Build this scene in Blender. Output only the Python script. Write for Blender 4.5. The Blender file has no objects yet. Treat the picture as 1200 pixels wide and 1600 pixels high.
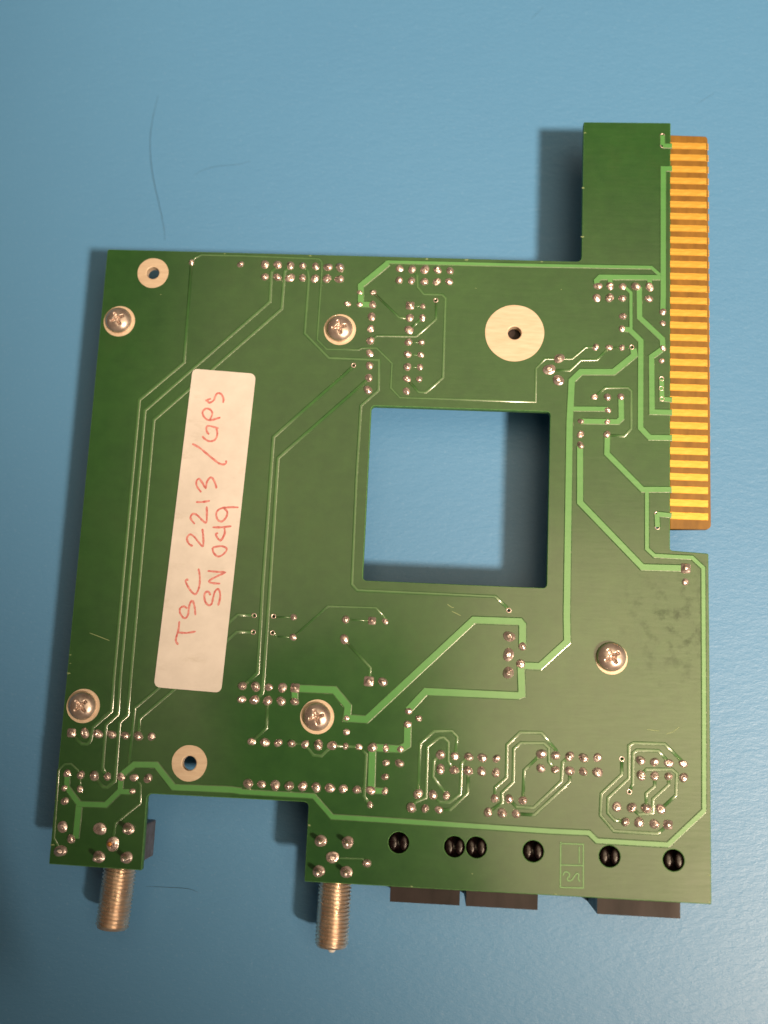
import bpy, bmesh, math, random, json
from mathutils import Vector, Matrix
random.seed(7)
MM = 0.001
DATA = json.loads('''{"cam":{"R":[[0.998003,-0.03825,0.050275],[0.046187,0.984768,-0.167628],[-0.043098,0.169615,0.984568]],"C":[5.043233688076745,-18.174922297003352,200.76726877109635]
},"joints":[[-31.64,65.82,"n"],[-29.03,65.82,"n"],[-26.42,65.73,"n"],[-23.92,65.73,"n"],[-21.32,65.7,"n"],[-18.82,65.6,"n"],[-16.35,65.53,"n"],[-31.47,63.19,"n"],
[-28.96,63.16,"n"],[-26.36,63.1,"n"],[-23.86,63.17,"n"],[-21.33,63.08,"n"],[-18.88,63.15,"n"],[-16.38,63.12,"n"],[-46.66,65.85,"s"],[-36.63,65.71,"s"],[-12.09,60.43,"s"],
[-9.45,60.51,"s"],[-14.47,57.93,"s"],[-11.96,57.91,"s"],[-9.46,57.91,"n"],[-9.49,55.4,"n"],[-9.57,52.89,"n"],[-9.51,50.39,"n"],[-9.51,47.81,"n"],[-9.45,45.24,"n"],
[-9.45,42.74,"n"],[-9.49,40.25,"n"],[-4.38,65.73,"n"],[-1.87,65.63,"n"],[0.7,65.64,"n"],[3.27,65.61,"n"],[5.77,65.54,"n"],[-4.34,63.22,"n"],[-1.87,63.19,"n"],
[0.71,63.06,"n"],[3.2,63.14,"n"],[5.66,63.21,"n"],[-1.93,57.97,"q"],[-1.89,55.39,"n"],[-1.91,52.89,"n"],[-1.93,50.37,"n"],[-1.98,47.82,"n"],[-1.94,45.25,"n"],
[-1.93,42.79,"n"],[-1.91,40.28,"n"],[0.62,57.88,"s"],[0.63,55.47,"s"],[0.67,50.38,"s"],[0.62,47.8,"s"],[0.56,45.27,"s"],[0.5,42.81,"s"],[27.83,47.95,"b"],
[25.93,45.6,"b"],[27.75,43.48,"b"],[35.19,63.19,"n"],[37.59,63.25,"n"],[40.1,63.19,"n"],[42.62,63.27,"n"],[45.35,63.28,"n"],[35.0,60.67,"n"],[37.52,60.75,"n"],
[40.03,60.72,"n"],[45.2,60.77,"n"],[40.16,57.0,"s"],[40.02,54.42,"s"],[47.96,58.13,"s"],[47.97,55.82,"s"],[47.98,50.66,"s"],[47.73,48.11,"s"],[34.91,50.48,"s"],
[37.56,50.49,"s"],[40.02,50.54,"s"],[34.79,40.38,"s"],[37.32,40.4,"s"],[39.92,40.55,"s"],[37.38,37.79,"s"],[37.38,35.42,"s"],[32.23,35.37,"s"],[32.21,32.75,"s"],
[37.28,32.93,"s"],[32.24,30.58,"s"],[-12.6,45.23,"v"],[3.13,59.23,"v"],[41.92,50.7,"v"],[47.74,44.47,"v"],[47.68,42.49,"v"],[47.81,40.4,"v"],[47.79,95.76,"v"],
[47.8,93.55,"v"],[46.89,17.63,"v"],[46.99,15.09,"v"],[-29.09,-4.99,"v"],[-25.34,-4.98,"v"],[-29.03,-8.15,"v"],[-25.35,-8.11,"v"],[19.27,-1.94,"v"],[40.65,-28.31,"v"],
[42.06,-34.1,"v"],[52.31,7.43,"q"],[52.24,4.85,"s"],[-62.25,-28.53,"q"],[-59.7,-28.47,"n"],[-57.16,-28.49,"n"],[-54.56,-28.46,"n"],[-51.95,-28.54,"n"],[-49.45,-28.51,"n"],
[-46.95,-28.48,"n"],[-62.33,-36.09,"n"],[-59.73,-36.17,"n"],[-57.14,-36.19,"n"],[-54.65,-36.18,"n"],[-52.07,-36.11,"n"],[-49.61,-36.14,"n"],[-46.97,-36.15,"n"],
[-62.6,-38.68,"s"],[-59.64,-38.73,"s"],[-62.3,-41.04,"s"],[-49.7,-38.61,"s"],[-62.3,-45.69,"b"],[-62.24,-49.99,"b"],[-60.43,-47.75,"n"],[-55.2,-45.67,"c"],
[-52.52,-48.25,"c"],[-11.68,-48.47,"c"],[-21.5,-4.97,"s"],[-21.36,-8.78,"s"],[-11.55,-4.99,"n"],[-11.6,-8.72,"n"],[-3.95,-16.37,"n"],[-3.99,-5.0,"s"],[-6.52,-5.02,"q"],
[-6.57,-16.37,"q"],[-30.41,-18.33,"n"],[-27.92,-18.33,"n"],[-25.39,-18.33,"n"],[-22.81,-18.3,"n"],[-30.39,-20.86,"n"],[-27.96,-20.83,"n"],[-25.44,-20.86,"n"],
[-22.89,-20.83,"n"],[-20.32,-20.77,"n"],[-20.39,-18.25,"q"],[-10.35,-23.35,"s"],[-10.3,-25.9,"s"],[-27.96,-28.5,"n"],[-25.45,-28.53,"n"],[-22.95,-28.5,"n"],
[-20.43,-28.49,"n"],[-17.9,-28.52,"n"],[-15.41,-28.51,"n"],[-12.83,-28.51,"n"],[-10.32,-28.5,"s"],[-7.83,-28.5,"s"],[-5.3,-28.49,"n"],[-2.79,-28.49,"s"],
[-0.11,-28.53,"s"],[-2.64,-31.12,"s"],[-2.7,-33.67,"s"],[-2.64,-36.25,"s"],[-5.27,-38.82,"s"],[-0.15,-31.09,"n"],[-28.13,-36.17,"n"],[-25.58,-36.16,"n"],
[-23.03,-36.18,"n"],[-20.43,-36.19,"n"],[-17.9,-36.15,"n"],[-15.36,-36.2,"n"],[-12.83,-36.19,"n"],[-10.36,-36.21,"n"],[-7.83,-36.23,"n"],[-5.22,-36.24,"n"],
[-5.33,-49.18,"n"],[19.49,-6.84,"b"],[19.43,-10.25,"b"],[19.48,-13.61,"b"],[21.99,-8.58,"n"],[21.77,-11.87,"n"],[1.17,-21.54,"s"],[3.11,-22.77,"s"],[1.07,-23.98,"s"],
[7.37,-29.18,"n"],[10.04,-29.31,"n"],[12.61,-29.3,"n"],[15.12,-29.36,"n"],[17.72,-29.37,"n"],[7.47,-31.81,"n"],[9.98,-31.83,"n"],[12.58,-31.85,"n"],[15.05,-31.84,"n"],
[17.7,-31.94,"n"],[3.51,-36.43,"n"],[6.23,-36.44,"n"],[8.73,-36.46,"n"],[2.35,-38.95,"n"],[4.91,-38.96,"n"],[7.44,-39.06,"n"],[25.93,-28.14,"n"],[28.57,-28.3,"n"],
[31.12,-28.32,"n"],[33.67,-28.48,"n"],[36.24,-28.3,"n"],[25.89,-30.73,"n"],[28.53,-30.83,"n"],[31.17,-30.93,"n"],[33.65,-30.95,"n"],[36.28,-30.94,"n"],[17.6,-36.53,"n"],
[20.23,-36.48,"n"],[22.75,-36.64,"n"],[16.44,-39.06,"n"],[19.02,-39.07,"n"],[21.56,-39.08,"n"],[44.06,-28.4,"n"],[46.59,-28.57,"n"],[49.2,-28.67,"n"],[51.81,-28.63,"n"],
[44.19,-31.12,"n"],[46.65,-31.08,"n"],[49.15,-31.04,"n"],[51.87,-31.11,"n"],[39.82,-36.91,"n"],[42.51,-36.89,"n"],[45.17,-36.92,"n"],[47.77,-36.9,"n"],[41.38,-39.48,"n"],
[43.83,-39.44,"n"],[46.62,-39.58,"n"],[49.07,-39.6,"q"]],"posts":[[-13.99,-45.68],[-9.03,-45.7],[-14.07,-51.04],[-8.99,-50.91],[-49.83,-45.39],[-54.88,-50.68],
[-49.73,-50.53]],"traces":[[0.39,[[-46.66,65.85],[-46.15,66.82],[-44.73,67.55],[-36.2,67.58],[-20.7,67.32],[-20.1,66.59],[-20.04,63.18],[-20.14,50.23],[-18.12,48.36],
[-11.8,48.46],[-11.19,48.85],[-8.16,48.94],[-5.0,45.84],[-5.03,40.82],[-3.12,38.9],[23.33,39.02],[23.34,45.78],[25.01,47.8],[30.32,47.97],[32.94,50.41],
[34.91,50.48]]],[0.61,[[-46.66,65.85],[-46.54,44.73],[-54.92,36.68],[-55.13,-18.05],[-55.04,-24.18],[-58.28,-27.3],[-58.5,-29.83],[-59.06,-30.44],[-60.12,-30.5],
[-61.96,-28.96]]],[0.61,[[-29.01,65.48],[-30.27,64.25],[-30.12,57.97],[-53.61,34.59],[-53.9,-17.99],[-53.76,-24.71],[-55.88,-26.74],[-55.76,-34.69],[-54.88,-35.96]
]],[0.61,[[-26.42,65.66],[-27.58,64.5],[-27.67,56.53],[-51.68,32.7],[-51.9,-17.9],[-51.92,-24.78],[-53.32,-26.18],[-53.18,-36.9],[-54.53,-38.13],[-55.28,-38.16],
[-56.79,-36.64]]],[0.55,[[-29.09,-4.99],[-32.26,-4.97],[-46.67,-19.76],[-50.66,-23.38],[-50.8,-34.01]]],[0.55,[[-29.03,-8.15],[-32.19,-8.2],[-43.74,-19.92],
[-49.51,-25.26],[-49.47,-28.21]]],[0.55,[[-23.91,65.63],[-22.82,64.63],[-22.56,63.11],[-22.69,51.48],[-17.54,46.56],[-7.57,46.48],[-7.44,40.25],[-10.75,37.04],
[-10.88,22.61],[-10.69,1.75],[-9.59,0.65],[16.63,0.58],[19.01,-1.49]]],[0.67,[[-12.8,44.83],[-27.65,30.07],[-27.83,0.18],[-27.69,-15.75],[-30.13,-18.1]
]],[0.67,[[-9.45,42.64],[-26.5,25.86],[-26.44,0.24],[-26.54,-19.43],[-27.67,-20.67]]],[0.52,[[-25.42,-21.16],[-25.35,-25.88],[-27.62,-28.19]]],[1.35,[[-11.93,60.54],
[-12.0,61.89],[-6.75,66.79]]],[0.86,[[-7.24,66.95],[-6.6,67.03],[23.19,67.12],[45.65,67.34],[47.38,65.78]]],[1.35,[[-11.93,60.54],[-11.8,57.94],[-9.46,57.91]
]],[0.43,[[-9.18,60.28],[-4.0,55.4],[-1.92,55.36]]],[0.43,[[-9.36,50.57],[-8.29,51.5],[-0.49,51.61],[3.34,55.29],[3.21,58.79]]],[0.49,[[-1.7,65.4],[-0.75,64.24],
[-0.59,61.88],[0.75,60.4],[4.42,60.44],[5.09,59.69],[5.15,43.29],[1.93,40.18],[0.55,40.13],[-1.7,42.57]]],[0.49,[[-1.83,53.13],[0.63,55.47]]],[0.27,[[-1.93,57.97],
[0.62,57.88]]],[0.27,[[-1.93,50.33],[0.67,50.38]]],[0.27,[[-1.98,47.75],[0.62,47.8]]],[0.27,[[-1.94,45.22],[0.56,45.27]]],[0.27,[[-24.87,-5.11],[-21.5,-4.97]
]],[0.27,[[-24.48,-8.77],[-21.36,-8.78]]],[0.27,[[-11.55,-4.99],[-6.52,-5.02]]],[0.27,[[37.56,50.49],[41.92,50.63]]],[0.31,[[-25.35,-8.11],[-24.42,-8.74]
]],[1.23,[[49.73,88.54],[47.97,88.5],[48.02,61.79],[47.96,58.3]]],[1.1,[[49.72,93.53],[47.86,93.48]]],[1.1,[[47.79,95.76],[47.83,93.62]]],[1.23,[[47.48,65.28],
[35.58,65.01],[34.89,64.25],[35.13,63.18]]],[1.1,[[37.57,64.83],[37.59,63.25]]],[1.1,[[45.34,65.05],[45.35,63.38]]],[0.8,[[40.48,63.07],[41.69,61.94],[41.74,54.47]
]],[1.23,[[40.08,54.42],[41.49,54.24],[43.68,52.07],[43.72,34.43],[45.47,32.58],[49.75,32.67]]],[1.23,[[43.31,63.15],[43.41,56.84],[47.88,52.53],[47.98,50.66]
]],[1.23,[[47.73,50.39],[45.78,48.86],[45.91,37.7],[49.75,37.74]]],[1.1,[[47.74,44.47],[47.81,40.4],[49.75,40.24]]],[1.41,[[42.23,50.38],[42.46,49.08],[38.45,45.53],
[32.08,45.32],[30.34,43.47],[30.07,35.07],[30.15,-2.22],[30.33,-7.32],[25.35,-12.15],[21.78,-12.17]]],[1.1,[[30.49,37.81],[37.38,37.99]]],[1.23,[[32.23,35.37],
[39.32,35.49],[40.02,36.22],[39.92,40.55]]],[0.49,[[34.79,40.38],[36.93,42.33],[41.26,42.47],[41.95,41.75],[41.94,34.21],[40.57,32.72],[37.28,32.77]]],[1.23,[[37.37,32.77],
[37.32,29.11],[44.15,22.29],[49.7,22.5]]],[0.49,[[37.56,50.49],[35.16,47.93],[32.04,47.83],[29.9,45.57],[25.94,45.51]]],[1.35,[[32.15,30.35],[32.31,19.33],
[44.22,7.31],[51.71,7.41]]],[0.92,[[45.0,22.01],[45.05,10.86],[46.46,9.6],[53.51,9.52],[55.59,7.63],[55.61,-20.0],[55.54,-36.87]]],[1.04,[[55.62,-36.73],
[49.07,-43.1],[36.28,-43.06],[34.82,-41.74],[27.87,-41.81],[-2.55,-41.4],[-12.16,-41.32],[-15.77,-37.78],[-29.52,-37.69]]],[1.29,[[-29.23,-37.59],[-31.34,-37.4],
[-42.02,-37.5],[-45.67,-33.61],[-49.76,-33.75],[-52.09,-35.82]]],[1.1,[[46.89,17.63],[49.7,17.43]]],[1.1,[[46.92,17.63],[47.02,15.1]]],[1.17,[[-62.32,-36.18],
[-62.16,-38.51],[-59.53,-41.42],[-54.54,-41.32],[-52.0,-38.58],[-52.1,-36.11]]],[1.1,[[-52.1,-38.79],[-49.69,-38.73]]],[1.35,[[-59.53,-41.42],[-59.6,-47.62]
]],[0.43,[[-49.54,-36.19],[-48.29,-37.38],[-48.09,-40.7],[-52.43,-44.52],[-52.52,-48.25]]],[0.37,[[-59.83,-36.06],[-60.43,-35.3],[-61.75,-34.25],[-62.97,-34.31],
[-64.08,-35.45],[-63.69,-47.83],[-62.26,-49.76]]],[0.37,[[-59.82,-36.2],[-59.64,-38.73]]],[0.39,[[-21.19,-8.59],[-15.04,-2.59],[-5.87,-2.56],[-3.64,-4.74]
]],[0.49,[[-11.5,-8.86],[-6.39,-13.89],[-6.52,-16.28]]],[1.47,[[-20.38,-18.31],[-12.97,-18.27],[-10.25,-21.19],[-10.35,-23.35],[-6.68,-23.44],[12.69,-4.03],
[21.42,-3.96],[21.92,-4.54],[21.99,-8.58]]],[1.35,[[-20.47,-18.4],[-20.33,-20.71]]],[1.47,[[21.77,-11.87],[22.11,-17.47],[21.47,-17.74],[4.16,-17.77],[1.07,-21.34]
]],[1.47,[[1.07,-23.98],[1.13,-27.69],[-0.17,-28.53],[-5.3,-28.49]]],[1.47,[[-5.31,-28.29],[-5.16,-36.18]]],[1.23,[[-5.16,-36.24],[-2.64,-36.25]]],[0.49,[[-20.43,-28.49],
[-17.9,-28.52],[-16.2,-30.42],[-14.7,-30.49],[-12.83,-28.51],[-7.83,-28.5]]],[0.61,[[-7.83,-28.5],[-6.37,-29.79],[-6.44,-37.31],[-5.27,-38.82]]],[0.32,[[-11.68,-48.47],
[-10.88,-48.57],[-6.18,-48.46],[-5.33,-49.18]]],[0.56,[[3.51,-36.43],[3.5,-27.28],[6.08,-24.91],[9.35,-24.81],[10.36,-25.79],[10.04,-29.31]]],[0.56,[[2.35,-38.95],
[3.19,-37.82],[4.98,-37.02],[4.86,-27.8],[7.02,-26.09],[7.91,-26.05],[8.77,-26.88],[8.81,-30.36],[9.98,-31.83]]],[0.56,[[7.37,-29.18],[6.14,-30.34],[6.1,-33.23],
[8.72,-36.26]]],[0.56,[[12.61,-29.3],[11.26,-30.53],[11.27,-35.99],[9.36,-37.65],[7.6,-37.74],[6.23,-36.44]]],[0.56,[[12.58,-31.85],[12.59,-35.78],[9.55,-38.93],
[7.44,-39.06]]],[0.56,[[17.6,-36.53],[17.63,-34.52],[19.64,-32.7],[19.57,-26.8],[21.93,-24.42],[25.91,-24.31],[28.76,-27.51]]],[0.56,[[16.44,-39.06],[19.02,-37.17],
[18.83,-35.46],[20.92,-33.44],[20.82,-27.46],[22.12,-26.32],[26.39,-26.18],[27.29,-27.0],[27.33,-29.45],[28.53,-30.83]]],[0.56,[[25.93,-28.14],[22.83,-31.25],
[22.75,-36.64]]],[0.56,[[31.12,-28.32],[29.83,-29.47],[29.74,-32.78],[24.73,-37.82],[21.67,-37.89],[20.23,-36.48]]],[0.56,[[31.17,-30.93],[31.2,-32.85],
[24.91,-39.06],[21.56,-39.08]]],[0.56,[[40.65,-28.31],[40.67,-31.09],[36.99,-34.7],[36.86,-38.53],[39.37,-41.22],[47.2,-41.24],[49.07,-39.6]]],[0.56,[[41.38,-39.48],
[39.41,-39.25],[38.19,-38.04],[38.22,-35.35],[41.96,-31.74],[41.91,-25.86],[42.79,-25.33],[48.47,-25.26],[51.81,-28.4]]],[0.56,[[42.06,-34.1],[42.69,-32.7],
[42.71,-27.12],[43.38,-26.6],[47.31,-26.52],[49.2,-28.52]]],[0.56,[[44.19,-31.12],[45.14,-29.95],[49.78,-29.73],[50.65,-30.45],[50.51,-34.3],[47.77,-36.9]
]],[0.56,[[46.65,-31.08],[46.66,-32.93],[45.1,-34.29],[45.17,-36.92]]],[0.56,[[49.15,-31.04],[49.2,-32.52],[46.32,-35.22],[46.33,-37.62],[43.88,-38.09],
[42.51,-36.89]]]],"marks":[[0.32,[[29.76,-43.88],[33.84,-43.78],[33.95,-51.4],[29.84,-51.51],[29.76,-43.54]]],[0.32,[[29.83,-47.6],[33.89,-47.52]]],[0.29,[[33.12,-44.27],
[33.16,-47.14]]],[0.34,[[30.3,-49.44],[30.56,-48.83],[31.18,-48.82],[31.46,-49.32],[31.04,-49.92],[31.26,-50.29],[31.85,-50.13],[32.32,-49.46],[32.79,-48.91],
[33.12,-49.23],[33.02,-49.81],[33.32,-50.31]]]],"outline":[[-64.2,68.2],[31.9,68.2],[31.9,98.4],[49.46,98.58],[49.4,10.73],[56.6,10.43],[56.8,-53.0],[-16.6,-53.0],
[-16.6,-38.92],[-46.89,-38.91],[-46.8,-52.64],[-64.2,-52.44]],"tongue":[[49.59,95.91],[56.78,95.79],[57.03,15.21],[49.64,14.8]],"window":[[-8.68,37.1],[26.3,37.1],
[26.3,2.6],[-8.68,2.6]],"fingers":[[53.18,93.6],[53.18,91.06],[53.18,88.52],[53.18,85.99],[53.18,83.45],[53.18,80.91],[53.18,78.37],[53.18,75.83],[53.18,73.3],
[53.18,70.76],[53.18,68.22],[53.18,65.68],[53.18,63.14],[53.18,60.61],[53.18,58.07],[53.18,55.53],[53.18,52.99],[53.18,50.45],[53.18,47.92],[53.18,45.38],
[53.18,42.84],[53.18,40.3],[53.18,37.76],[53.18,35.23],[53.18,32.69],[53.18,30.15],[53.18,27.61],[53.18,25.07],[53.18,22.54],[53.18,20.0],[53.18,17.46]
],"fx":[49.37,57.02],"rings":[[-54.39,63.36,3.2,1.32],[18.96,52.9,5.85,1.38],[-39.41,-33.01,3.35,1.38]],"screws":[[-60.37,52.9],[-15.72,52.53],[-60.49,-23.45],
[-15.94,-23.37],[38.6,-10.1]],"pegs":[[0.33,-45.27],[10.52,-45.45],[14.51,-45.35],[24.82,-45.49],[38.61,-45.66],[50.07,-45.75]],"sticker":[[-44.67,43.45],
[-31.9,42.81],[-34.34,-19.79],[-47.28,-19.31]],"ink":[[[[-38.08,36.61],[-38.01,37.43],[-38.54,38.37],[-39.26,38.56],[-39.69,37.93],[-39.95,37.08],[-40.78,36.56],
[-41.2,36.95],[-41.61,36.98]],[[-41.32,37.1],[-40.52,37.41]]],[[[-38.34,33.65],[-40.4,32.99],[-41.52,33.52],[-41.99,34.54],[-41.44,35.31],[-40.57,35.2],
[-40.03,34.39],[-40.41,33.05]]],[[[-38.57,31.43],[-40.75,31.83],[-40.89,30.8],[-40.36,30.1]],[[-41.67,29.77],[-41.15,29.19],[-40.09,28.73],[-39.05,29.16],
[-38.74,30.26],[-39.0,31.46]]],[[[-43.58,28.13],[-42.13,27.41],[-40.32,26.07],[-38.51,24.72],[-37.51,24.22],[-36.66,24.36],[-36.6,25.01]]],[[[-38.11,19.35],
[-38.39,20.3],[-39.12,21.46],[-39.7,21.29],[-40.11,20.45],[-40.24,19.37],[-40.84,20.21],[-41.65,21.15],[-42.15,20.59],[-41.96,19.63],[-41.03,18.48]]],[[[-41.94,16.52],
[-40.67,16.57],[-39.2,16.88]]],[[[-39.76,15.75],[-39.59,14.05],[-39.62,12.56],[-40.39,12.96],[-41.53,13.98],[-42.39,14.15],[-42.75,13.29],[-41.82,12.16]
]],[[[-40.26,11.32],[-39.98,9.69],[-39.9,7.98],[-40.71,8.56],[-41.67,9.62],[-42.58,10.13],[-43.14,9.34],[-42.66,8.27],[-41.86,7.86]]],[[[-40.44,3.56],[-40.04,1.84],
[-40.05,-0.1],[-40.6,-1.38],[-41.39,-1.02],[-42.23,0.02],[-42.75,1.08],[-42.23,1.36]]],[[[-42.01,-4.23],[-42.69,-3.83],[-43.38,-4.23],[-43.35,-5.08],[-42.74,-5.91],
[-42.19,-6.04],[-41.77,-5.34],[-41.7,-4.05],[-41.46,-2.96],[-41.04,-2.77],[-40.62,-3.89],[-40.35,-5.45]]],[[[-43.33,-6.69],[-43.41,-8.4],[-43.75,-10.33],
[-43.19,-11.15]],[[-43.49,-8.83],[-41.97,-8.87],[-40.01,-8.5]]],[[[-33.5,15.78],[-35.09,15.76],[-36.97,15.43],[-37.76,14.55],[-37.45,13.28],[-36.58,12.89],
[-35.79,13.77],[-35.66,14.84],[-36.34,15.5]]],[[[-38.31,11.69],[-36.56,11.76],[-34.61,12.05]],[[-36.02,11.82],[-35.86,10.51],[-36.59,9.17],[-37.55,10.22],
[-37.14,10.64]]],[[[-38.02,7.69],[-37.73,6.72],[-36.8,6.04],[-35.75,6.58],[-35.23,7.58],[-36.3,8.08],[-38.02,7.73]]],[[[-38.66,3.16],[-36.8,3.06],[-35.28,3.01],
[-36.53,2.31],[-38.19,1.27],[-37.51,0.87],[-35.99,0.82]]],[[[-37.72,-1.51],[-38.12,-0.89],[-38.64,-0.91],[-38.91,-1.56],[-38.65,-2.74],[-37.95,-3.41],[-37.39,-3.11],
[-37.19,-2.03],[-36.95,-0.84],[-36.43,-0.25],[-35.96,-0.79],[-35.86,-2.08],[-36.11,-3.42]]]],"barrels":[[[-52.34,-53.26],[-51.73,-64.16]],[[-11.39,-53.39],
[-11.23,-65.08]]],"jacks":[[[-0.9,-55.8],[11.85,-55.94]],[[13.02,-55.93],[26.01,-55.95]],[[36.74,-56.03],[51.63,-55.93]]],"body":[[-47.14,-44.57],[-47.06,-51.38]
],"hairs":[[0.16,[[-60.75,110.58],[-61.38,105.91],[-61.64,100.51],[-61.05,95.18],[-59.89,89.9],[-58.32,84.67],[-56.89,79.48],[-56.37,76.53]]],[0.1,[[-51.2,91.77],
[-49.16,93.03],[-46.11,94.01],[-41.6,94.57],[-38.81,95.39]]],[0.1,[[-49.16,-57.93],[-46.12,-57.88],[-43.2,-57.85],[-40.53,-57.94],[-38.84,-58.45]]],[0.07,[[21.6,130.69],
[22.85,132.13],[24.37,133.89]]],[0.06,[[57.98,110.99],[60.19,112.55],[62.4,114.12]]]],"frame":[[-99.34,133.73],[73.72,136.39],[70.63,-76.21],[-75.44,-84.79]
],"scr":[[[7.64,-1.25],[8.51,-1.82],[8.87,-1.81]],[[8.53,-2.55],[9.52,-2.99],[10.25,-3.32]],[[-60.56,-9.68],[-58.5,-10.33],[-56.58,-10.97]],[[45.23,-22.81],
[46.51,-22.87],[47.45,-22.94]],[[48.73,-23.45],[50.01,-22.93],[51.06,-22.07]]]}''')
# all plan coordinates are millimetres in the board's own plane; z = 0 is the solder side of the board
HB = 13.6 * MM            # height of the solder side above the mat

scene = bpy.context.scene
coll = scene.collection

# ------------------------------------------------------------------ camera
cam = bpy.data.cameras.new('camera')
camo = bpy.data.objects.new('camera', cam)
coll.objects.link(camo)
R = Matrix(DATA['cam']['R'])
C = DATA['cam']['C']
camo.matrix_world = Matrix.Translation((C[0]*MM, C[1]*MM, C[2]*MM + HB)) @ R.to_4x4()
cam.sensor_fit = 'VERTICAL'; cam.sensor_height = 24; cam.lens = 24*1650/1600
cam.clip_start = 0.005; cam.clip_end = 50
cam.dof.use_dof = True; cam.dof.focus_distance = 0.203; cam.dof.aperture_fstop = 6.3
scene.camera = camo

# ------------------------------------------------------------------ world, lamps, exposure
w = bpy.data.worlds.new('World'); scene.world = w; w.use_nodes = True
bg = w.node_tree.nodes['Background']; bg.inputs[0].default_value = (1, .72, .5, 1); bg.inputs[1].default_value = 0.05
scene.view_settings.view_transform = 'Standard'; scene.view_settings.look = 'None'
scene.view_settings.exposure = 0; scene.view_settings.gamma = 1

def aim(o, loc, tgt):
    o.location = loc
    o.rotation_euler = (Vector(tgt) - Vector(loc)).to_track_quat('-Z', 'Y').to_euler()
sp = bpy.data.lights.new('desk_lamp', 'SPOT'); spo = bpy.data.objects.new('desk_lamp', sp); coll.objects.link(spo)
sp.energy = 172; sp.color = (1, .74, .52); sp.shadow_soft_size = 0.09
# cone edge placed lower left to imitate the shadow of an unbuilt arm
LP = Vector((.83, -.52, 1.36+HB)); B_ = Vector((-.037, -.041, 0)); u_ = Vector((.75, -.66, 0)).normalized()
d0 = (B_-LP).normalized(); m_ = d0.cross(u_).normalized()
if m_.dot(Vector((.66, .75, 0))) < 0: m_ = -m_
th = math.radians(9)
axis = d0*math.cos(th) + m_*math.sin(th)
sp.spot_size = 2*(th+math.radians(.4)); sp.spot_blend = 0.22
aim(spo, LP, LP+axis)
ar = bpy.data.lights.new('ceiling_panel', 'AREA'); aro = bpy.data.objects.new('ceiling_panel', ar); coll.objects.link(aro)
ar.shape = 'RECTANGLE'; ar.size = 1.02; ar.size_y = .80; ar.energy = 2.8; ar.color = (1, .74, .46)
aro.location = (.15, .25, 1.2)
a2 = bpy.data.lights.new('sheen_fill', 'AREA'); a2o = bpy.data.objects.new('sheen_fill', a2); coll.objects.link(a2o)  # added panel that brightens the sheen on the right and lower right
a2.shape = 'RECTANGLE'; a2.size = .60; a2.size_y = .84; a2.energy = 3.8; a2.color = (1, .76, .46)
a2o.location = (.36, -.22, 1.19)

# ------------------------------------------------------------------ materials
def nodemat(name):
    m = bpy.data.materials.new(name); m.use_nodes = True
    nt = m.node_tree; return m, nt, nt.nodes['Principled BSDF']
def N(nt, t, **kw):
    n = nt.nodes.new(t)
    for k, v in kw.items(): setattr(n, k, v)
    return n
def coords(nt, scale=(1, 1, 1), rot=0):
    tc = N(nt, 'ShaderNodeTexCoord'); mp = N(nt, 'ShaderNodeMapping')
    mp.inputs['Scale'].default_value = scale; mp.inputs['Rotation'].default_value = (0, 0, rot)
    nt.links.new(tc.outputs['Object'], mp.inputs['Vector']); return mp.outputs['Vector']
def noise(nt, vec, scale, detail=3, rough=.5):
    n = N(nt, 'ShaderNodeTexNoise'); n.inputs['Scale'].default_value = scale
    n.inputs['Detail'].default_value = detail; n.inputs['Roughness'].default_value = rough
    nt.links.new(vec, n.inputs['Vector']); return n.outputs['Fac']
def ramp(nt, fac, c0, c1, p0=.3, p1=.7):
    r = N(nt, 'ShaderNodeValToRGB'); r.color_ramp.elements[0].position = p0; r.color_ramp.elements[1].position = p1
    r.color_ramp.elements[0].color = (*c0, 1); r.color_ramp.elements[1].color = (*c1, 1)
    nt.links.new(fac, r.inputs['Fac']); return r.outputs['Color']
def maprange(nt, fac, a, b, lo, hi):
    r = N(nt, 'ShaderNodeMapRange'); nt.links.new(fac, r.inputs[0])
    for i, v in enumerate((a, b, lo, hi)): r.inputs[i+1].default_value = v
    return r.outputs[0]
def bump(nt, b, height, dist, strength=1, prev=None):
    n = N(nt, 'ShaderNodeBump'); n.inputs['Strength'].default_value = strength; n.inputs['Distance'].default_value = dist
    nt.links.new(height, n.inputs['Height'])
    if prev is not None: nt.links.new(prev, n.inputs['Normal'])
    nt.links.new(n.outputs['Normal'], b.inputs['Normal']); return n.outputs['Normal']
def math_(nt, op, a, b=None):
    n = N(nt, 'ShaderNodeMath', operation=op)
    for i, v in enumerate((a, b)):
        if v is None: continue
        if isinstance(v, (int, float)): n.inputs[i].default_value = v
        else: nt.links.new(v, n.inputs[i])
    return n.outputs[0]
def mixc(nt, fac, a, b):
    n = N(nt, 'ShaderNodeMix', data_type='RGBA')
    nt.links.new(fac, n.inputs[0])
    for i, v in ((6, a), (7, b)):
        if isinstance(v, tuple): n.inputs[i].default_value = (*v, 1)
        else: nt.links.new(v, n.inputs[i])
    return n.outputs[2]

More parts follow.
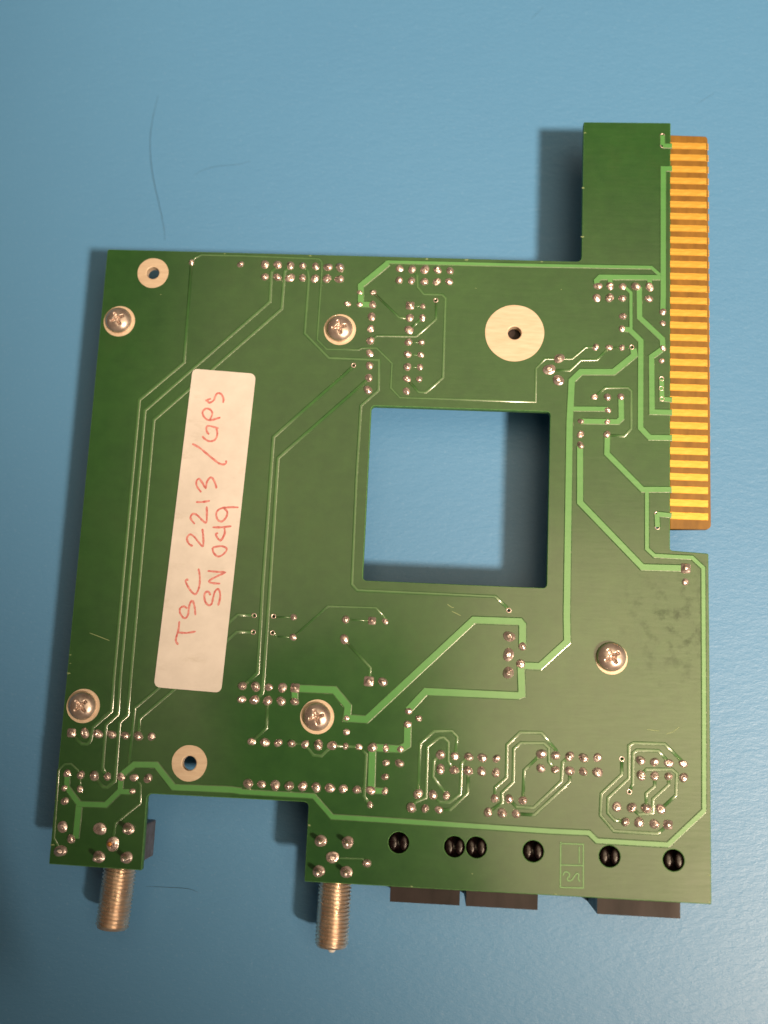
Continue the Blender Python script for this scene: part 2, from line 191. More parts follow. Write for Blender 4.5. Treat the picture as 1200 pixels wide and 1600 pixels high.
def make_mask_material(name, c0, c1, spec=.5, stain=True, rough_bump=0):
    """green solder mask: a glossy lacquer with the ripple of the glass weave under it"""
    m, nt, b = nodemat(name)
    v = coords(nt)
    vs = coords(nt, (.18, 1, 1))
    big = noise(nt, v, 22, 3); fine = noise(nt, v, 900, 3, .6)
    big = math_(nt, 'ADD', math_(nt, 'MULTIPLY', big, .6), math_(nt, 'MULTIPLY', noise(nt, v, 330, 4, .65), .4))
    col = ramp(nt, big, c0, c1, .38, .62)
    rip = noise(nt, vs, 1100, 2, .5)      # horizontal ripple
    lump = noise(nt, vs, 190, 3, .55)
    b.inputs['Roughness'].default_value = .38
    b.inputs['IOR'].default_value = 1.5
    b.inputs['Specular IOR Level'].default_value = spec
    b.inputs['Coat Weight'].default_value = .95
    b.inputs['Coat IOR'].default_value = 1.7
    cr = maprange(nt, noise(nt, v, 60, 4, .6), .3, .7, .15, .22)
    nt.links.new(cr, b.inputs['Coat Roughness'])
    if stain:
        # dried flux and finger marks near the right edge of the board
        tc = N(nt, 'ShaderNodeTexCoord'); d = N(nt, 'ShaderNodeVectorMath', operation='DISTANCE')
        nt.links.new(tc.outputs['Object'], d.inputs[0]); d.inputs[1].default_value = (.052, -.003, 0)
        msk = maprange(nt, d.outputs['Value'], .002, .016, 1, 0)
        blot = maprange(nt, noise(nt, v, 430, 5, .65), .50, .66, 0, 1)
        f = math_(nt, 'MULTIPLY', msk, blot)
        f = math_(nt, 'MULTIPLY', f, .6)
        col = mixc(nt, f, col, (.006, .03, .010))
        sw = noise(nt, coords(nt, (1, .6, 1), .6), 260, 6, .7)
        f2 = math_(nt, 'MULTIPLY', maprange(nt, noise(nt, v, 35, 3), .5, .68, 0, 1), maprange(nt, sw, .45, .75, 0, .5))
        col = mixc(nt, f2, col, (.035, .10, .022))
        nt.links.new(maprange(nt, f, 0, 1, .95, .2), b.inputs['Coat Weight'])
    nt.links.new(col, b.inputs['Base Color'])
    p = bump(nt, b, rip, .00006, .8)
    p = bump(nt, b, lump, .00012, .30, p)
    p = bump(nt, b, fine, .00001, .3, p)
    if rough_bump: bump(nt, b, noise(nt, v, 1400, 3, .65), .00016, rough_bump, p)
    return m
M = {}
M['mask'] = make_mask_material('green solder mask', (.015, .086, .018), (.028, .122, .025), spec=.3)
M['mask_copper'] = make_mask_material('green mask over copper', (.085, .335, .085), (.11, .385, .105), stain=False)

M['mask_thin'] = make_mask_material('green mask over a narrow track', (.060, .185, .058), (.085, .235, .072), stain=False, rough_bump=.25)
M['mask_slope'] = make_mask_material('green mask on the shoulder of a track', (.035, .12, .035), (.075, .19, .065), spec=.8, stain=False, rough_bump=.6)
m, nt, b = nodemat('cut glass fibre edge'); v = coords(nt)
nt.links.new(ramp(nt, noise(nt, v, 1500, 4, .7), (.04, .17, .04), (.13, .32, .11)), b.inputs['Base Color']); b.inputs['Roughness'].default_value = .7
M['edge'] = m
m, nt, b = nodemat('bare brown laminate'); v = coords(nt, (1, .3, 1))
nt.links.new(ramp(nt, noise(nt, v, 500, 4, .6), (.21, .105, .014), (.33, .17, .024)), b.inputs['Base Color']); b.inputs['Roughness'].default_value = .45
M['laminate'] = m
m, nt, b = nodemat('gold plating'); v = coords(nt, (.2, 1, 1))
nt.links.new(ramp(nt, noise(nt, v, 2200, 4, .6), (.84, .46, .07), (1.0, .62, .13)), b.inputs['Base Color'])
b.inputs['Metallic'].default_value = .55; nt.links.new(maprange(nt, noise(nt, coords(nt, (.08, 1, 1), .04), 2600, 3, .7), .35, .65, .30, .55), b.inputs['Roughness'])
bump(nt, b, noise(nt, v, 3500, 3), .00002, .5); M['gold'] = m

def metal(name, c0, c1, rough, metallic=1., scale=900, bd=.00004, bs=.6, stretch=(1, 1, 1), rr=.12):
    m, nt, b = nodemat(name); v = coords(nt, stretch)
    n1 = noise(nt, v, scale, 4, .6)
    nt.links.new(ramp(nt, n1, c0, c1), b.inputs['Base Color'])
    nt.links.new(maprange(nt, noise(nt, v, scale*.6, 3), .3, .7, rough-rr, rough+rr), b.inputs['Roughness'])
    b.inputs['Metallic'].default_value = metallic
    bump(nt, b, n1, bd, bs); return m
M['solder'] = metal('solder', (.66, .50, .46), (1.0, .90, .88), .30, .80, 1100, .00012, 1.0)
M['tinned'] = metal('tinned copper ring', (.78, .62, .46), (.90, .76, .60), .55, .35, 1500, .00003, .7, (.15, 1, 1))
M['steel'] = metal('nickel plated steel screw', (.66, .52, .46), (.90, .80, .74), .33, .78, 500, .00008, .6)
M['brass'] = metal('nickel plated brass', (.78, .62, .50), (.95, .82, .70), .27, .85, 500, .00001, .3)
M['copper'] = metal('bare copper core', (.75, .30, .08), (.95, .45, .15), .4, .8)
M['body'] = metal('grey cast connector body', (.15, .12, .13), (.23, .19, .20), .5, .5)
m, nt, b = nodemat('black plastic'); v = coords(nt, (1, .35, 1))
nt.links.new(ramp(nt, noise(nt, v, 260, 4, .6), (.012, .009, .010), (.034, .024, .026)), b.inputs['Base Color'])
nt.links.new(maprange(nt, noise(nt, v, 200, 4), .3, .7, .34, .55), b.inputs['Roughness']); b.inputs['Specular IOR Level'].default_value = .3; M['plastic'] = m
m, nt, b = nodemat('glossy black peg'); b.inputs['Base Color'].default_value = (.010, .005, .006, 1); b.inputs['Roughness'].default_value = .18; M['peg'] = m; nt.links.new(maprange(nt, noise(nt, coords(nt), 1500, 3), .35, .65, .15, .40), b.inputs['Roughness'])
m, nt, b = nodemat('white core'); b.inputs['Base Color'].default_value = (.9, .88, .85, 1); b.inputs['Roughness'].default_value = .4; M['white'] = m

m, nt, b = nodemat('paper sticker'); v = coords(nt)
c = ramp(nt, noise(nt, v, 90, 5, .65), (.76, .73, .70), (.90, .87, .84), .3, .62)
smudge = maprange(nt, noise(nt, coords(nt, (1, 2.2, 1), .4), 130, 5, .7), .58, .74, 0, .35)
c = mixc(nt, smudge, c, (.55, .50, .42)); nt.links.new(c, b.inputs['Base Color']); b.inputs['Roughness'].default_value = .65
p = bump(nt, b, noise(nt, coords(nt, (.25, 1, 1), .05), 700, 4, .6), .00004, .5)
bump(nt, b, noise(nt, v, 120, 4), .0002, .35, p); M['paper'] = m
m, nt, b = nodemat('red ball pen'); v = coords(nt)
c = ramp(nt, noise(nt, v, 1500, 3, .7), (.66, .15, .15), (.90, .48, .45), .33, .75)
nt.links.new(c, b.inputs['Base Color']); b.inputs['Roughness'].default_value = .6; M['ink'] = m
m, nt, b = nodemat('pale scratch'); b.inputs['Base Color'].default_value = (.26, .36, .17, 1); b.inputs['Roughness'].default_value = .5; M['scratch'] = m
m, nt, b = nodemat('dark hair'); b.inputs['Base Color'].default_value = (.075, .19, .31, 1); b.inputs['Roughness'].default_value = .6; M['hair'] = m
m, nt, b = nodemat('phone glass'); b.inputs['Base Color'].default_value = (.012, .012, .014, 1); b.inputs['Roughness'].default_value = .3; M['phone'] = m

m, nt, b = nodemat('blue antistatic mat'); v = coords(nt)
c = ramp(nt, noise(nt, v, 9, 4, .5), (.103, .315, .63), (.115, .345, .67), .3, .7)
fl = maprange(nt, noise(nt, v, 1700, 2, .5), .60, .74, 0, .18)
c = mixc(nt, fl, c, (.30, .52, .80))
nt.links.new(c, b.inputs['Base Color'])
b.inputs['Roughness'].default_value = .41; b.inputs['Specular IOR Level'].default_value = .62
vv = coords(nt, (.45, 1, 1), .5)
p = bump(nt, b, noise(nt, vv, 420, 5, .65), .0003, .30)
p = bump(nt, b, noise(nt, coords(nt, (.5, 1, 1), -.3), 1300, 4, .65), .00012, .55, p)
bump(nt, b, noise(nt, v, 2600, 3, .6), .00004, .5, p); M['mat'] = m

# ------------------------------------------------------------------ mesh helpers
def link(name, mesh, mat, parent=None, loc=(0, 0, 0), rot=0, scale=1):
    o = bpy.data.objects.new(name, mesh)
    for mm in (mat if isinstance(mat, (list, tuple)) else [mat]):
        if mm is not None and len(mesh.materials) < (len(mat) if isinstance(mat, (list, tuple)) else 1): mesh.materials.append(mm)
    coll.objects.link(o); o.parent = parent; o.location = loc; o.rotation_euler = (0, 0, rot)
    if scale != 1: o.scale = (scale,)*3 if isinstance(scale, (int, float)) else scale
    return o
def mesh_from(verts, faces, smooth=False, matidx=None):
    me = bpy.data.meshes.new('mesh'); me.from_pydata([tuple(c*MM for c in q) for q in verts], [], faces); me.update()
    if smooth: me.polygons.foreach_set('use_smooth', [True]*len(me.polygons))
    if matidx: me.polygons.foreach_set('material_index', matidx)
    return me
def lathe(profile, seg=20, jit=None, smooth=True, cap=True, mats=None):
    """profile of (r, z) in mm from rim to centre"""
    V = []; F = []; I = []
    for k, (r, z) in enumerate(profile):
        for s in range(seg):
            a = 2*math.pi*s/seg; dr = dz = 0
            if jit: dr, dz = jit(k, a, r, z)
            V.append(((r+dr)*math.cos(a), (r+dr)*math.sin(a), z+dz))
    n = len(profile)
    for k in range(n-1):
        for s in range(seg):
            t = (s+1) % seg
            F.append((k*seg+s, k*seg+t, (k+1)*seg+t, (k+1)*seg+s)); I.append(mats[k] if mats else 0)
    if cap: F.append(tuple((n-1)*seg+s for s in range(seg))); I.append(mats[-1] if mats else 0)
    return mesh_from(V, F, smooth, I if mats else None)
def box_mesh(x0, x1, y0, y1, z0, z1, bev=.15, seg=2, cut_front=None):
    bm = bmesh.new(); bmesh.ops.create_cube(bm, size=1)
    for v in bm.verts:
        v.co = Vector(((x0+x1)/2+v.co.x*(x1-x0), (y0+y1)/2+v.co.y*(y1-y0), (z0+z1)/2+v.co.z*(z1-z0)))*MM
    if cut_front:
        f = min(bm.faces, key=lambda q: q.calc_center_median().y)
        bmesh.ops.inset_region(bm, faces=[f], thickness=cut_front*MM)
        r = bmesh.ops.extrude_face_region(bm, geom=[f])
        bmesh.ops.translate(bm, verts=[q for q in r['geom'] if isinstance(q, bmesh.types.BMVert)], vec=(0, (y1-y0)*.7*MM, 0))
        bmesh.ops.delete(bm, geom=[f], context='FACES')
        bmesh.ops.recalc_face_normals(bm, faces=bm.faces)
    elif bev:
        bmesh.ops.bevel(bm, geom=list(bm.edges), offset=bev*MM, segments=seg, affect='EDGES', profile=.5)
    me = bpy.data.meshes.new('mesh'); bm.to_mesh(me); bm.free(); return me
def rounded(poly, radii, seg=5):
    out = []; n = len(poly)
    for i, p in enumerate(poly):
        r = radii[i] if isinstance(radii, (list, tuple)) else radii
        p = Vector(p[:2]); a = Vector(poly[i-1][:2])-p; c = Vector(poly[(i+1) % n][:2])-p
        if r < .02: out.append(tuple(p)); continue
        a.normalize(); c.normalize(); ang = a.angle(c); d = r/math.tan(ang/2)
        A = p+a*d; B = p+c*d; cen = p+(a+c).normalized()*(r/math.sin(ang/2))
        a0 = math.atan2(A.y-cen.y, A.x-cen.x); a1 = math.atan2(B.y-cen.y, B.x-cen.x)
        da = (a1-a0+math.pi) % (2*math.pi)-math.pi
        for k in range(seg+1):
            t = a0+da*k/seg; out.append((cen.x+r*math.cos(t), cen.y+r*math.sin(t)))
    return out
def circle(x, y, r, n=32): return [(x+r*math.cos(2*math.pi*k/n), y+r*math.sin(2*math.pi*k/n)) for k in range(n)]
def plate(loops, z0, z1, bev=.08):
    """flat plate with holes: filled 2D curve, extruded and slightly bevelled"""
    cu = bpy.data.curves.new('plate', 'CURVE'); cu.dimensions = '2D'; cu.fill_mode = 'BOTH'
    K = 10.0     # the curve is filled at a larger scale, then shrunk: keeps its fill precise
    for L in loops:
        s = cu.splines.new('POLY'); s.points.add(len(L)-1); s.use_cyclic_u = True
        for k, q in enumerate(L): s.points[k].co = (q[0]/K, q[1]/K, 0, 1)
    h = (z1-z0)/2
    cu.extrude = (h-bev)/K; cu.bevel_depth = bev/K; cu.bevel_resolution = 1; cu.offset = -bev/K
    o = bpy.data.objects.new('tmp', cu); coll.objects.link(o)
    dg = bpy.context.evaluated_depsgraph_get()
    me = bpy.data.meshes.new_from_object(o.evaluated_get(dg))
    bpy.data.objects.remove(o)
    me.transform(Matrix.Translation((0, 0, (z0+z1)/2*MM)) @ Matrix.Scale(K*MM, 4))
    me.materials.clear(); me.update()
    return me
def strip(points, w, z0, z1, slope, closed=False, taper=False, wj=0):
    """raised track: flat top of width w, sloping shoulders of width slope"""
    P = [Vector(q[:2]) for q in points]; Q = [P[0]]
    for q in P[1:]:
        if (q-Q[-1]).length > .03: Q.append(q)
    P = Q; n = len(P); V = []; F = []; I = []
    for i, p in enumerate(P):
        d0 = (P[i]-P[i-1]).normalized() if i > 0 else None
        d1 = (P[i+1]-P[i]).normalized() if i < n-1 else None
        if d0 is None: d0 = d1
        if d1 is None: d1 = d0
        n0 = Vector((-d0.y, d0.x)); n1 = Vector((-d1.y, d1.x)); nn = (n0+n1)
        nn = n0 if nn.length < .1 else nn.normalized(); k = min(1/max(nn.dot(n0), .3), 1.8)
        hw = w/2*(1+random.uniform(-wj, wj))
        if taper and i in (0, n-1): hw *= .45
        zm = z0+(z1-z0)*.74
        for off, z in ((-(hw+slope), z0), (-(hw+slope*.5), zm), (-hw, z1), (hw, z1), (hw+slope*.5, zm), (hw+slope, z0)):
            V.append((p.x+nn.x*off*k, p.y+nn.y*off*k, z))
        if i:
            a = (i-1)*6; c = i*6
            for j in range(5):
                F.append((a+j, c+j, c+j+1, a+j+1)); I.append(0 if j == 2 else 1)
    e = (n-1)*6
    F.append((0, 1, 2, 3, 4, 5)); I.append(1); F.append((e+5, e+4, e+3, e+2, e+1, e)); I.append(1)
    return V, F, I
def smooth_line(pts, sub=5):
    out = []; n = len(pts)
    for i in range(n-1):
        p0 = Vector(pts[max(i-1, 0)]); p1 = Vector(pts[i]); p2 = Vector(pts[i+1]); p3 = Vector(pts[min(i+2, n-1)])
        for k in range(sub):
            t = k/sub
            out.append(.5*((2*p1)+(p2-p0)*t+(2*p0-5*p1+4*p2-p3)*t*t+(3*p1-p0-3*p2+p3)*t**3))
    out.append(Vector(pts[-1])); return [tuple(q) for q in out]
def props(o, **kw):
    for k, v in kw.items(): o[k] = v
    return o

# ------------------------------------------------------------------ the setting: blue work mat
mat_me = box_mesh(-600, 600, -600, 600, -3, 0, .8, 2)
props(link('work_mat', mat_me, M['mat']), kind='structure')

# ------------------------------------------------------------------ the circuit board
board = bpy.data.objects.new('circuit_board', None); coll.objects.link(board)
board.empty_display_size = .02; board.location = (0, 0, HB)
props(board, label='green circuit board lying solder side up, with a square window and gold edge contacts', category='circuit board')

vias = [j for j in DATA['joints'] if j[2] == 'v']
ol = DATA['outline']
out = rounded(ol, [.5, 1.0, .2, .2, .5, .3, .3, .3, .9, .9, .2, .2])
loops = [out, rounded(DATA['window'], .75)]
for x, y, ro, rh in DATA['rings']: loops.append(circle(x, y, rh))
for x, y in DATA['pegs']: loops.append(circle(x, y, 1.9))
for x, y, k in vias: loops.append(circle(x, y, .26, 12))
pm = plate(loops, -1.6, 0, .13)
pm.materials.append(M['mask']); pm.materials.append(M['edge'])
idx = [1 if abs(p.normal.z) < .93 else 0 for p in pm.polygons]
pm.polygons.foreach_set('material_index', idx)
lam = bpy.data.objects.new('laminate', pm); coll.objects.link(lam); lam.parent = board

# chipped pale spots along the cut edge
V = []; F = []
def chip(x, y, r):
    n0 = len(V); k = 7
    for i in range(k):
        a = 2*math.pi*i/k; rr = r*random.uniform(.5, 1.2)
        V.append((x+rr*1.5*math.cos(a), y+rr*.7*math.sin(a), .012))
    V.append((x, y, .03))
    for i in range(k): F.append((n0+i, n0+(i+1) % k, n0+k))
for x, y in [(-63.9, -14), (-63.7, -15.6), (-63.9, -17.5), (-40, 67.9), (-22.5, 67.95), (1, 67.9), (9, 67.95), (24, 67.95), (-63.9, -41), (-63.9, -49), (56.4, -52.6), (56.5, -48), (32.1, 96), (32.0, 84), (32.0, 73.5), (3, -52.8), (29, -52.7), (-16.3, -43)]:
    chip(x, y, random.uniform(.15, .34))
for x, y in [(11, 62), (28, 62.2), (-52.4, 58.8), (13.9, -50), (40.4, -39), (-40, 38)]: chip(x, y, .12)
link('edge_chip', mesh_from(V, F), M['scratch'], board)['kind'] = 'stuff'
for q in DATA['scr']:
    V, F, I = strip(smooth_line(q, 3), .06, .0, .012, .04, taper=True, wj=.3)
    link('scratch', mesh_from(V, F), M['scratch'], board)

# connector tongue with gold contacts
tg = DATA['tongue']
x0 = DATA['fx'][0]; x1 = DATA['fx'][1]
tpoly = rounded([(x0+.02, tg[0][1]), (x1-.15, tg[1][1]), (x1+.08, tg[2][1]-.1), (x0+.02, tg[3][1])], [0, .7, .9, 0])
tm = plate([tpoly], -1.56, -.035, .12)
link('edge_connector', tm, M['laminate'], board)
fm = []
for k in range(3):
    L = x1-x0+.05; hw = .66
    nx = 14; V = []; F = []
    for i in range(nx+1):
        x = L*i/nx; t = i/nx; j = random.uniform(-.02, .02)
        top = .035 if i < nx-1 else (-.02 if i == nx-1 else -.14)
        V += [(x, -hw-.06+j, -.05 if i < nx else -.2), (x, -hw+j, top), (x, hw+j, top), (x, hw+.06+j, -.05 if i < nx else -.2)]
        if i:
            a = (i-1)*4; c = i*4
            for q in range(3): F.append((a+q, c+q, c+q+1, a+q+1))
    F.append((3, 2, 1, 0)); V2 = V
    fm.append(mesh_from(V2, F))
for i, (fx, fy) in enumerate(DATA['fingers']):
    link('gold_contact', fm[i % 3], M['gold'], board, (x0*MM, fy*MM, 0))

# tracks under the green mask
for i, (w_, P) in enumerate(DATA['traces']):
    wide = w_ > .75
    sl = .22 if wide else min(.19, w_*.42)
    h = (.080 if wide else .062) + .0009*(i % 17)
    V, F, I = strip(P, max(w_-sl*(1.1 if wide else 1.25), .08), -.02, h, sl)
    me = mesh_from(V, F, False, I)
    if not wide: me.polygons.foreach_set('use_smooth', [True]*len(me.polygons))
    link('track', me, [M['mask_copper'] if wide else M['mask_thin'], M['mask_slope']], board)
for i, (w_, P) in enumerate(DATA['marks']):
    if i == 3: P = smooth_line(P, 3)
    V, F, I = strip(P, w_*.6, -.02, .06+.002*i, .07)
    o = link('date_box' if i < 3 else 'copper_letter', mesh_from(V, F, False, I), [M['mask_copper'], M['mask_thin']], board)

# solder joints: a few cast shapes of each kind, shared
def joint_mesh(kind, seed):
    rnd = random.Random(seed)
    ph = [rnd.uniform(0, 6.28) for _ in range(4)]; am = rnd.uniform(.04, .14); tip = rnd.uniform(.30, .85)
    tx = rnd.uniform(-.22, .22); ty = rnd.uniform(-.22, .22)
    prof = [(.86, -.01), (.85, .06), (.76, .15), (.60, .27), (.46, .38), (.37, .33), (.33, tip), (.27, tip+.06), (.13, tip+.03 if seed % 2 else tip+.10)]
    if kind == 'dome': prof = [(.86, -.01), (.86, .08), (.78, .24), (.62, .40), (.42, .52), (.22, .58), (.1, .60)]
    if kind == 'big': prof = [(1.18, -.01), (1.17, .08), (1.05, .20), (.80, .36), (.60, .56), (.48, .78), (.38, .84), (.15, .80)]
    if kind == 'core': prof = [(1.48, -.01), (1.47, .08), (1.30, .18), (1.0, .26), (.75, .34), (.62, .52), (.5, .56), (.2, .55)]
    def jit(k, a, r, z):
        g = min(k/4, 1)
        return (am*r*math.sin(2*a+ph[0])+.03*math.sin(3*a+ph[1])*r, .07*z*math.sin(a+ph[2])+.05*z*math.sin(3*a+ph[3])+g*(tx*math.cos(a)+ty*math.sin(a))*r)
    return lathe(prof, 16, jit)
def square_mesh(seed):
    rnd = random.Random(seed); bm = bmesh.new(); V = []; F = []
    lv = [(.88, -.01, 6), (.86, .07, 6), (.70, .16, 4), (.45, .34, 2.5), (.30, .60, 2), (.12, .60, 2)]
    seg = 24
    for r, z, e in lv:
        for s in range(seg):
            a = 2*math.pi*s/seg; c, d = math.cos(a), math.sin(a)
            k = (abs(c)**e+abs(d)**e)**(-1/e)
            V.append((r*k*c, r*k*d, z+.04*math.sin(3*a+seed)*z))
    for k in range(len(lv)-1):
        for s in range(seg):
            t = (s+1) % seg; F.append((k*seg+s, k*seg+t, (k+1)*seg+t, (k+1)*seg+s))
    F.append(tuple((len(lv)-1)*seg+s for s in range(seg)))
    return mesh_from(V, F, True)
JM = {'n': [joint_mesh('n', 10+i) for i in range(9)] + [joint_mesh('dome', 30+i) for i in range(4)],
      'b': [joint_mesh('big', 50+i) for i in range(3)], 'c': [joint_mesh('core', 60+i) for i in range(2)],
      'q': [square_mesh(i) for i in range(3)]}
JM['s'] = JM['n']
via_me = lathe([(.50, -.01), (.50, .07), (.45, .09), (.33, .08), (.27, .0), (.25, -1.4)], 16, cap=False)
core_me = lathe([(.42, .3), (.42, .62), (.3, .68), (.1, .7)], 12)
for i, (x, y, k) in enumerate(DATA['joints']):
    if k == 'v':
        link('via', via_me, M['solder'], board, (x*MM, y*MM, 0), random.uniform(0, 6)); continue
    ms = JM[k]; me = ms[random.randrange(len(ms))]
    s = {'s': .80, 'n': 1.0, 'b': .92, 'c': .9, 'q': 1.0}[k]*random.uniform(.86, 1.1)
    rz = random.uniform(0, 6.28) if k != 'q' else random.uniform(-.05, .05)
    o = link('solder_joint', me, M['solder'], board, (x*MM, y*MM, 0), rz, (s, s, s*random.uniform(.65, 1.25)))
    if k == 'c' and y > -48.5 and x > -53:   # connector pin standing in the middle of its joint
        pass
    if k == 'c' and -50 < x < -45: o['label'] = 'solder joint with an orange copper core'
post_me = lathe([(.42, .2), (.42, 2.7), (.36, 2.95), (.2, 3.02), (.05, 3.04)], 14)
postj = joint_mesh('big', 77)
for x, y in DATA['posts']:
    o = link('ground_post', post_me, M['solder'], board, (x*MM, y*MM, 0), random.uniform(0, 6), (1, 1, random.uniform(.9, 1.05)))
    j = link('solder_joint', postj, M['solder'], o, (0, 0, 0), random.uniform(0, 6), (.95, .95, .7))
cj = [q for q in DATA['joints'] if q[2] == 'c']
link('copper_core', core_me, M['copper'], board, (cj[1][0]*MM-.0005, cj[1][1]*MM, 0))

# tinned mounting rings
for x, y, ro, rh in DATA['rings']:
    prof = [(ro, -.01), (ro-.05, .05), (rh+.18, .055), (rh+.04, .03), (rh-.05, -.06), (rh-.05, -1.5)]
    def jit(k, a, r, z): return (.02*math.sin(3*a)+.015*math.sin(7*a+1) if k < 2 else 0, 0)
    link('mounting_ring', lathe(prof, 72, jit, smooth=False, cap=False), M['tinned'], board, (x*MM, y*MM, 0))

# pan head screws with cross recess
def screw_mesh(seed):
    V = []; F = []; seg = 72; rad = [2.62, 2.62, 2.55, 2.42, 2.25, 2.05, 1.85, 1.65, 1.45, 1.28, 1.12, .96, .80, .64, .48, .32, .16]
    zz = [0, .45, .80, 1.02, 1.20, 1.36, 1.48, 1.57, 1.64, 1.69, 1.73, 1.76, 1.78, 1.79, 1.80, 1.80, 1.80]
    rnd = random.Random(seed); ph = rnd.uniform(0, 6)
    for r, z in zip(rad, zz):
        for s in range(seg):
            a = 2*math.pi*s/seg; x, y = r*math.cos(a), r*math.sin(a)
            d = 0
            for (u, v) in ((x, y), (y, x)):
                wd = .34-.06*abs(u)
                e = min((wd-abs(v))/.14, (1.42-abs(u))/.35)
                d = max(d, min(max(e, 0), 1))
            d = max(d, min(max((.62-r)/.2, 0), 1)*1.25)
            dep = d*(1.0-.35*min(r/1.4, 1))
            V.append((x, y, z-dep+.015*math.sin(5*a+ph)*(r < 2.3)))
    n = len(rad)
    for k in range(n-1):
        for s in range(seg):
            t = (s+1) % seg; F.append((k*seg+s, k*seg+t, (k+1)*seg+t, (k+1)*seg+s))
    F.append(tuple((n-1)*seg+s for s in range(seg)))
    return mesh_from(V, F, True)
sm = [screw_mesh(1), screw_mesh(2)]
pad = lathe([(3.22, -.01), (3.18, .06), (2.7, .07), (2.3, .065)], 64, smooth=False, cap=False)
for i, (x, y) in enumerate(DATA['screws']):
    big = i != 4
    dx, dy = ((0, 0) if big else (-.12, .30))
    p_ = link('screw_pad', pad, M['tinned'], board, (x*MM, y*MM, 0), i, 1 if big else .93)
    s_ = link('screw', sm[i % 2], M['steel'], board, ((x+dx)*MM, (y+dy)*MM, .00006), [.5, .25, .75, .35, .6][i], 1.0 if big else 1.05)

# split pegs of the jacks showing in their holes
pegm = lathe([(.80, -1.55), (.80, -.30), (.74, .02), (.58, .16), (.34, .20), (.12, .21)], 20)
pegm.transform(Matrix.Diagonal((.92, 1.75, 1, 1)))
sock = lathe([(1.89, -.02), (1.80, -.25), (1.78, -1.5)], 32)
for x, y in DATA['pegs']:
    pg = link('peg_hole', sock, M['peg'], board, (x*MM, y*MM, 0))
    for sx in (-1, 1): link('peg', pegm, M['peg'], pg, (sx*.93*MM, 0, 0), random.uniform(-.08, .08))

# jacks on the component side: open-fronted black housings
for (a, c) in DATA['jacks']:
    yf = min(a[1], c[1])
    j = link('phone_jack', box_mesh(a[0], c[0], yf, yf+16, -13.55, -1.62, .12, 2, cut_front=1.3), M['plastic'], board)
    j['label'] = 'black plastic jack housing under the lower edge'
    wth = c[0]-a[0]; n = 4 if wth < 14 else 8
    for k in range(n):
        link('contact_wire', box_mesh(a[0]+wth*(.5+(k-(n-1)/2)*.085)-.2, a[0]+wth*(.5+(k-(n-1)/2)*.085)+.2, yf+2, yf+9, -5.2, -4.9, 0), M['gold'], j)
    # small moulding dimple row on the upper face
# threaded coaxial connectors
def thread_mesh(L, r=3.12, pitch=.705, depth=.36):
    seg = 48; per = 12; n = int(L/pitch*per); V = []; F = []
    for k in range(n+1):
        for s in range(seg):
            a = 2*math.pi*s/seg; y = L*k/n
            ph = (y/pitch + s/seg) % 1
            d = abs(ph-.5)*2; d = max(0, d-.12)/.88
            rr = r-depth*d
            e = min(y, L-y)
            if e < .45: rr = min(rr, r-depth*.5-(.45-e)*.6)
            V.append((rr*math.cos(a), -y, rr*math.sin(a)))
    for k in range(n):
        for s in range(seg):
            t = (s+1) % seg; F.append((k*seg+t, k*seg+s, (k+1)*seg+s, (k+1)*seg+t))
    # open mouth
    b0 = n*seg; m0 = len(V)
    for (rr, y) in ((2.35, L+.0), (2.3, L-2.5)):
        for s in range(seg):
            a = 2*math.pi*s/seg; V.append((rr*math.cos(a), -y, rr*math.sin(a)))
    for lo, hi in ((b0, m0), (m0, m0+seg)):
        for s in range(seg):
            t = (s+1) % seg; F.append((lo+t, lo+s, hi+s, hi+t))
    F.append(tuple(m0+seg+s for s in range(seg)))
    return mesh_from(V, F, True)
for i, (a, c) in enumerate(DATA['barrels']):
    x = (a[0]+c[0])/2 if i == 1 else c[0]-.35
    yend = c[1]; zc = -5.0
    hw = 5.0 if i == 0 else 3.6
    ytop = -44.6 if i == 0 else -44.5
    ybot = -51.4 if i == 0 else -52.0
    bo = link('coaxial_connector', box_mesh(x-hw, x+hw, ybot, ytop, -9.2, -1.62, .3), M['body'], board)
    bo['label'] = 'threaded coaxial connector under the %s' % ('narrow corner tab' if i == 0 else 'wide lower edge')
    th = link('threaded_barrel', thread_mesh(abs(yend-ybot)), M['brass'], bo, (x*MM, ybot*MM, zc*MM), (-.055 if i == 0 else -.01)*1)
    pin_len = 1.0 if i == 1 else -.6
    pm_ = lathe([(.75, 0), (.75, 3+pin_len-.5), (.5, 3+pin_len-.1), (.2, 3+pin_len)], 16)
    pin = link('centre_core', pm_, M['white'] if i == 1 else M['brass'], bo, (x*MM, (yend+3)*MM, (zc+(.0 if i == 0 else .2))*MM))
    pin.rotation_euler = (math.pi/2, 0, 0)

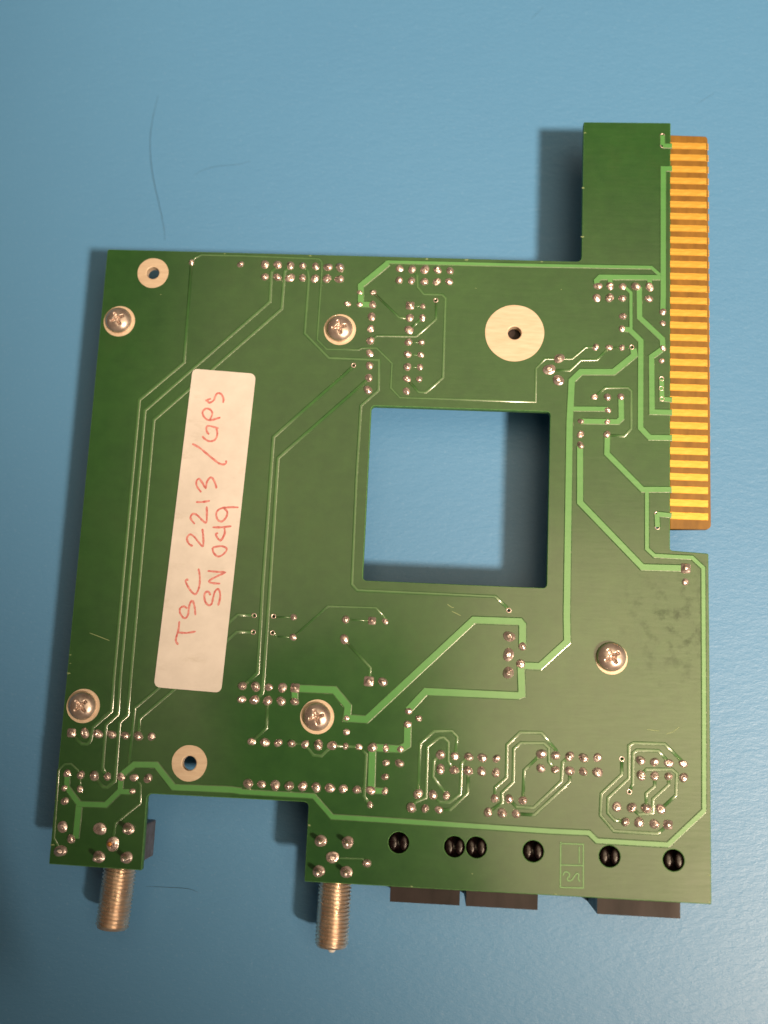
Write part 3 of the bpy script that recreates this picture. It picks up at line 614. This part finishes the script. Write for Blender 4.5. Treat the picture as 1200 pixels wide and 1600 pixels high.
# hand-lettered sticker
st = DATA['sticker']
sp_ = rounded(st, [1.0, 1.2, 1.1, 1.2], 6)
bm = bmesh.new()
n = len(sp_)
me = plate([sp_], .085, .17, .02)
sticker = link('sticker', me, M['paper'], board); sticker['label'] = 'white paper sticker hand-lettered in red'
for i, strokes in enumerate(DATA['ink']):
    V = []; F = []
    for j, s_ in enumerate(strokes):
        P = smooth_line(s_, 5)
        v, f, I = strip(P, .33, .165, .176+.0012*j, .05, taper=True, wj=.22)
        b0 = len(V); V += v; F += [tuple(q+b0 for q in ff) for ff in f]
    link('pen_letter', mesh_from(V, F), M['ink'], sticker)

# two unseen blocks added under the board to darken the mat inside the window
for q in ((-13, 31, 41.5, 55), (-30, -14.5, 4, 34)):
    link('shade_block', box_mesh(q[0], q[1], q[2], q[3], -9.5, -1.9, .2), M['plastic'], board)

# ------------------------------------------------------------------ hairs lying on the mat
HL = ['long curved dark hair on the mat above the board\'s upper left corner', 'short curved dark hair right of the long hair on the mat',
      'fine dark fibre on the mat beside the corner tab\'s threaded connector', 'tiny dark fibre on the mat near the top edge of the picture', 'faint fibre on the mat above the gold contacts']
for i, (w_, P) in enumerate(DATA['hairs']):
    P = smooth_line(P, 4); cx_, cy_ = P[0]
    V = []; F = []; seg = 6
    for k, q in enumerate(P):
        a = Vector(P[min(k+1, len(P)-1)])-Vector(P[max(k-1, 0)]); a.normalize(); nrm = Vector((-a.y, a.x))
        t = k/(len(P)-1); r = w_/2*(.35+.65*math.sin(math.pi*min(max(t, .04), .96)))
        for s in range(seg):
            g = 2*math.pi*s/seg
            V.append((q[0]-cx_+nrm.x*r*math.cos(g), q[1]-cy_+nrm.y*r*math.cos(g), r*math.sin(g)+r+.01))
        if k:
            for s in range(seg):
                t2 = (s+1) % seg; F.append(((k-1)*seg+s, (k-1)*seg+t2, k*seg+t2, k*seg+s))
    o = link('hair', mesh_from(V, F, True), M['hair'], None, (cx_*MM, cy_*MM, 0))
    props(o, label=HL[i], category='hair', group='hairs and fibres lying on the mat')

# ------------------------------------------------------------------ the phone that takes the picture (its dark reflection shows in the lacquer)
ph = bpy.data.objects.new('smartphone', None); coll.objects.link(ph)
ph.matrix_world = camo.matrix_world @ Matrix.Rotation(math.radians(13), 4, 'Z')
props(ph, label='black smartphone held over the board, seen as a dark reflection in its lacquer', category='smartphone')
link('phone_body', box_mesh(-82, 9, -134, 34, 4.5, 12.5, 3.5, 4), M['phone'], ph)
link('lens_ring', lathe([(7.5, 4.6), (7.5, 3.2), (6.8, 2.9), (5.2, 2.9), (4.6, 4.0)], 40, cap=False), M['phone'], ph)
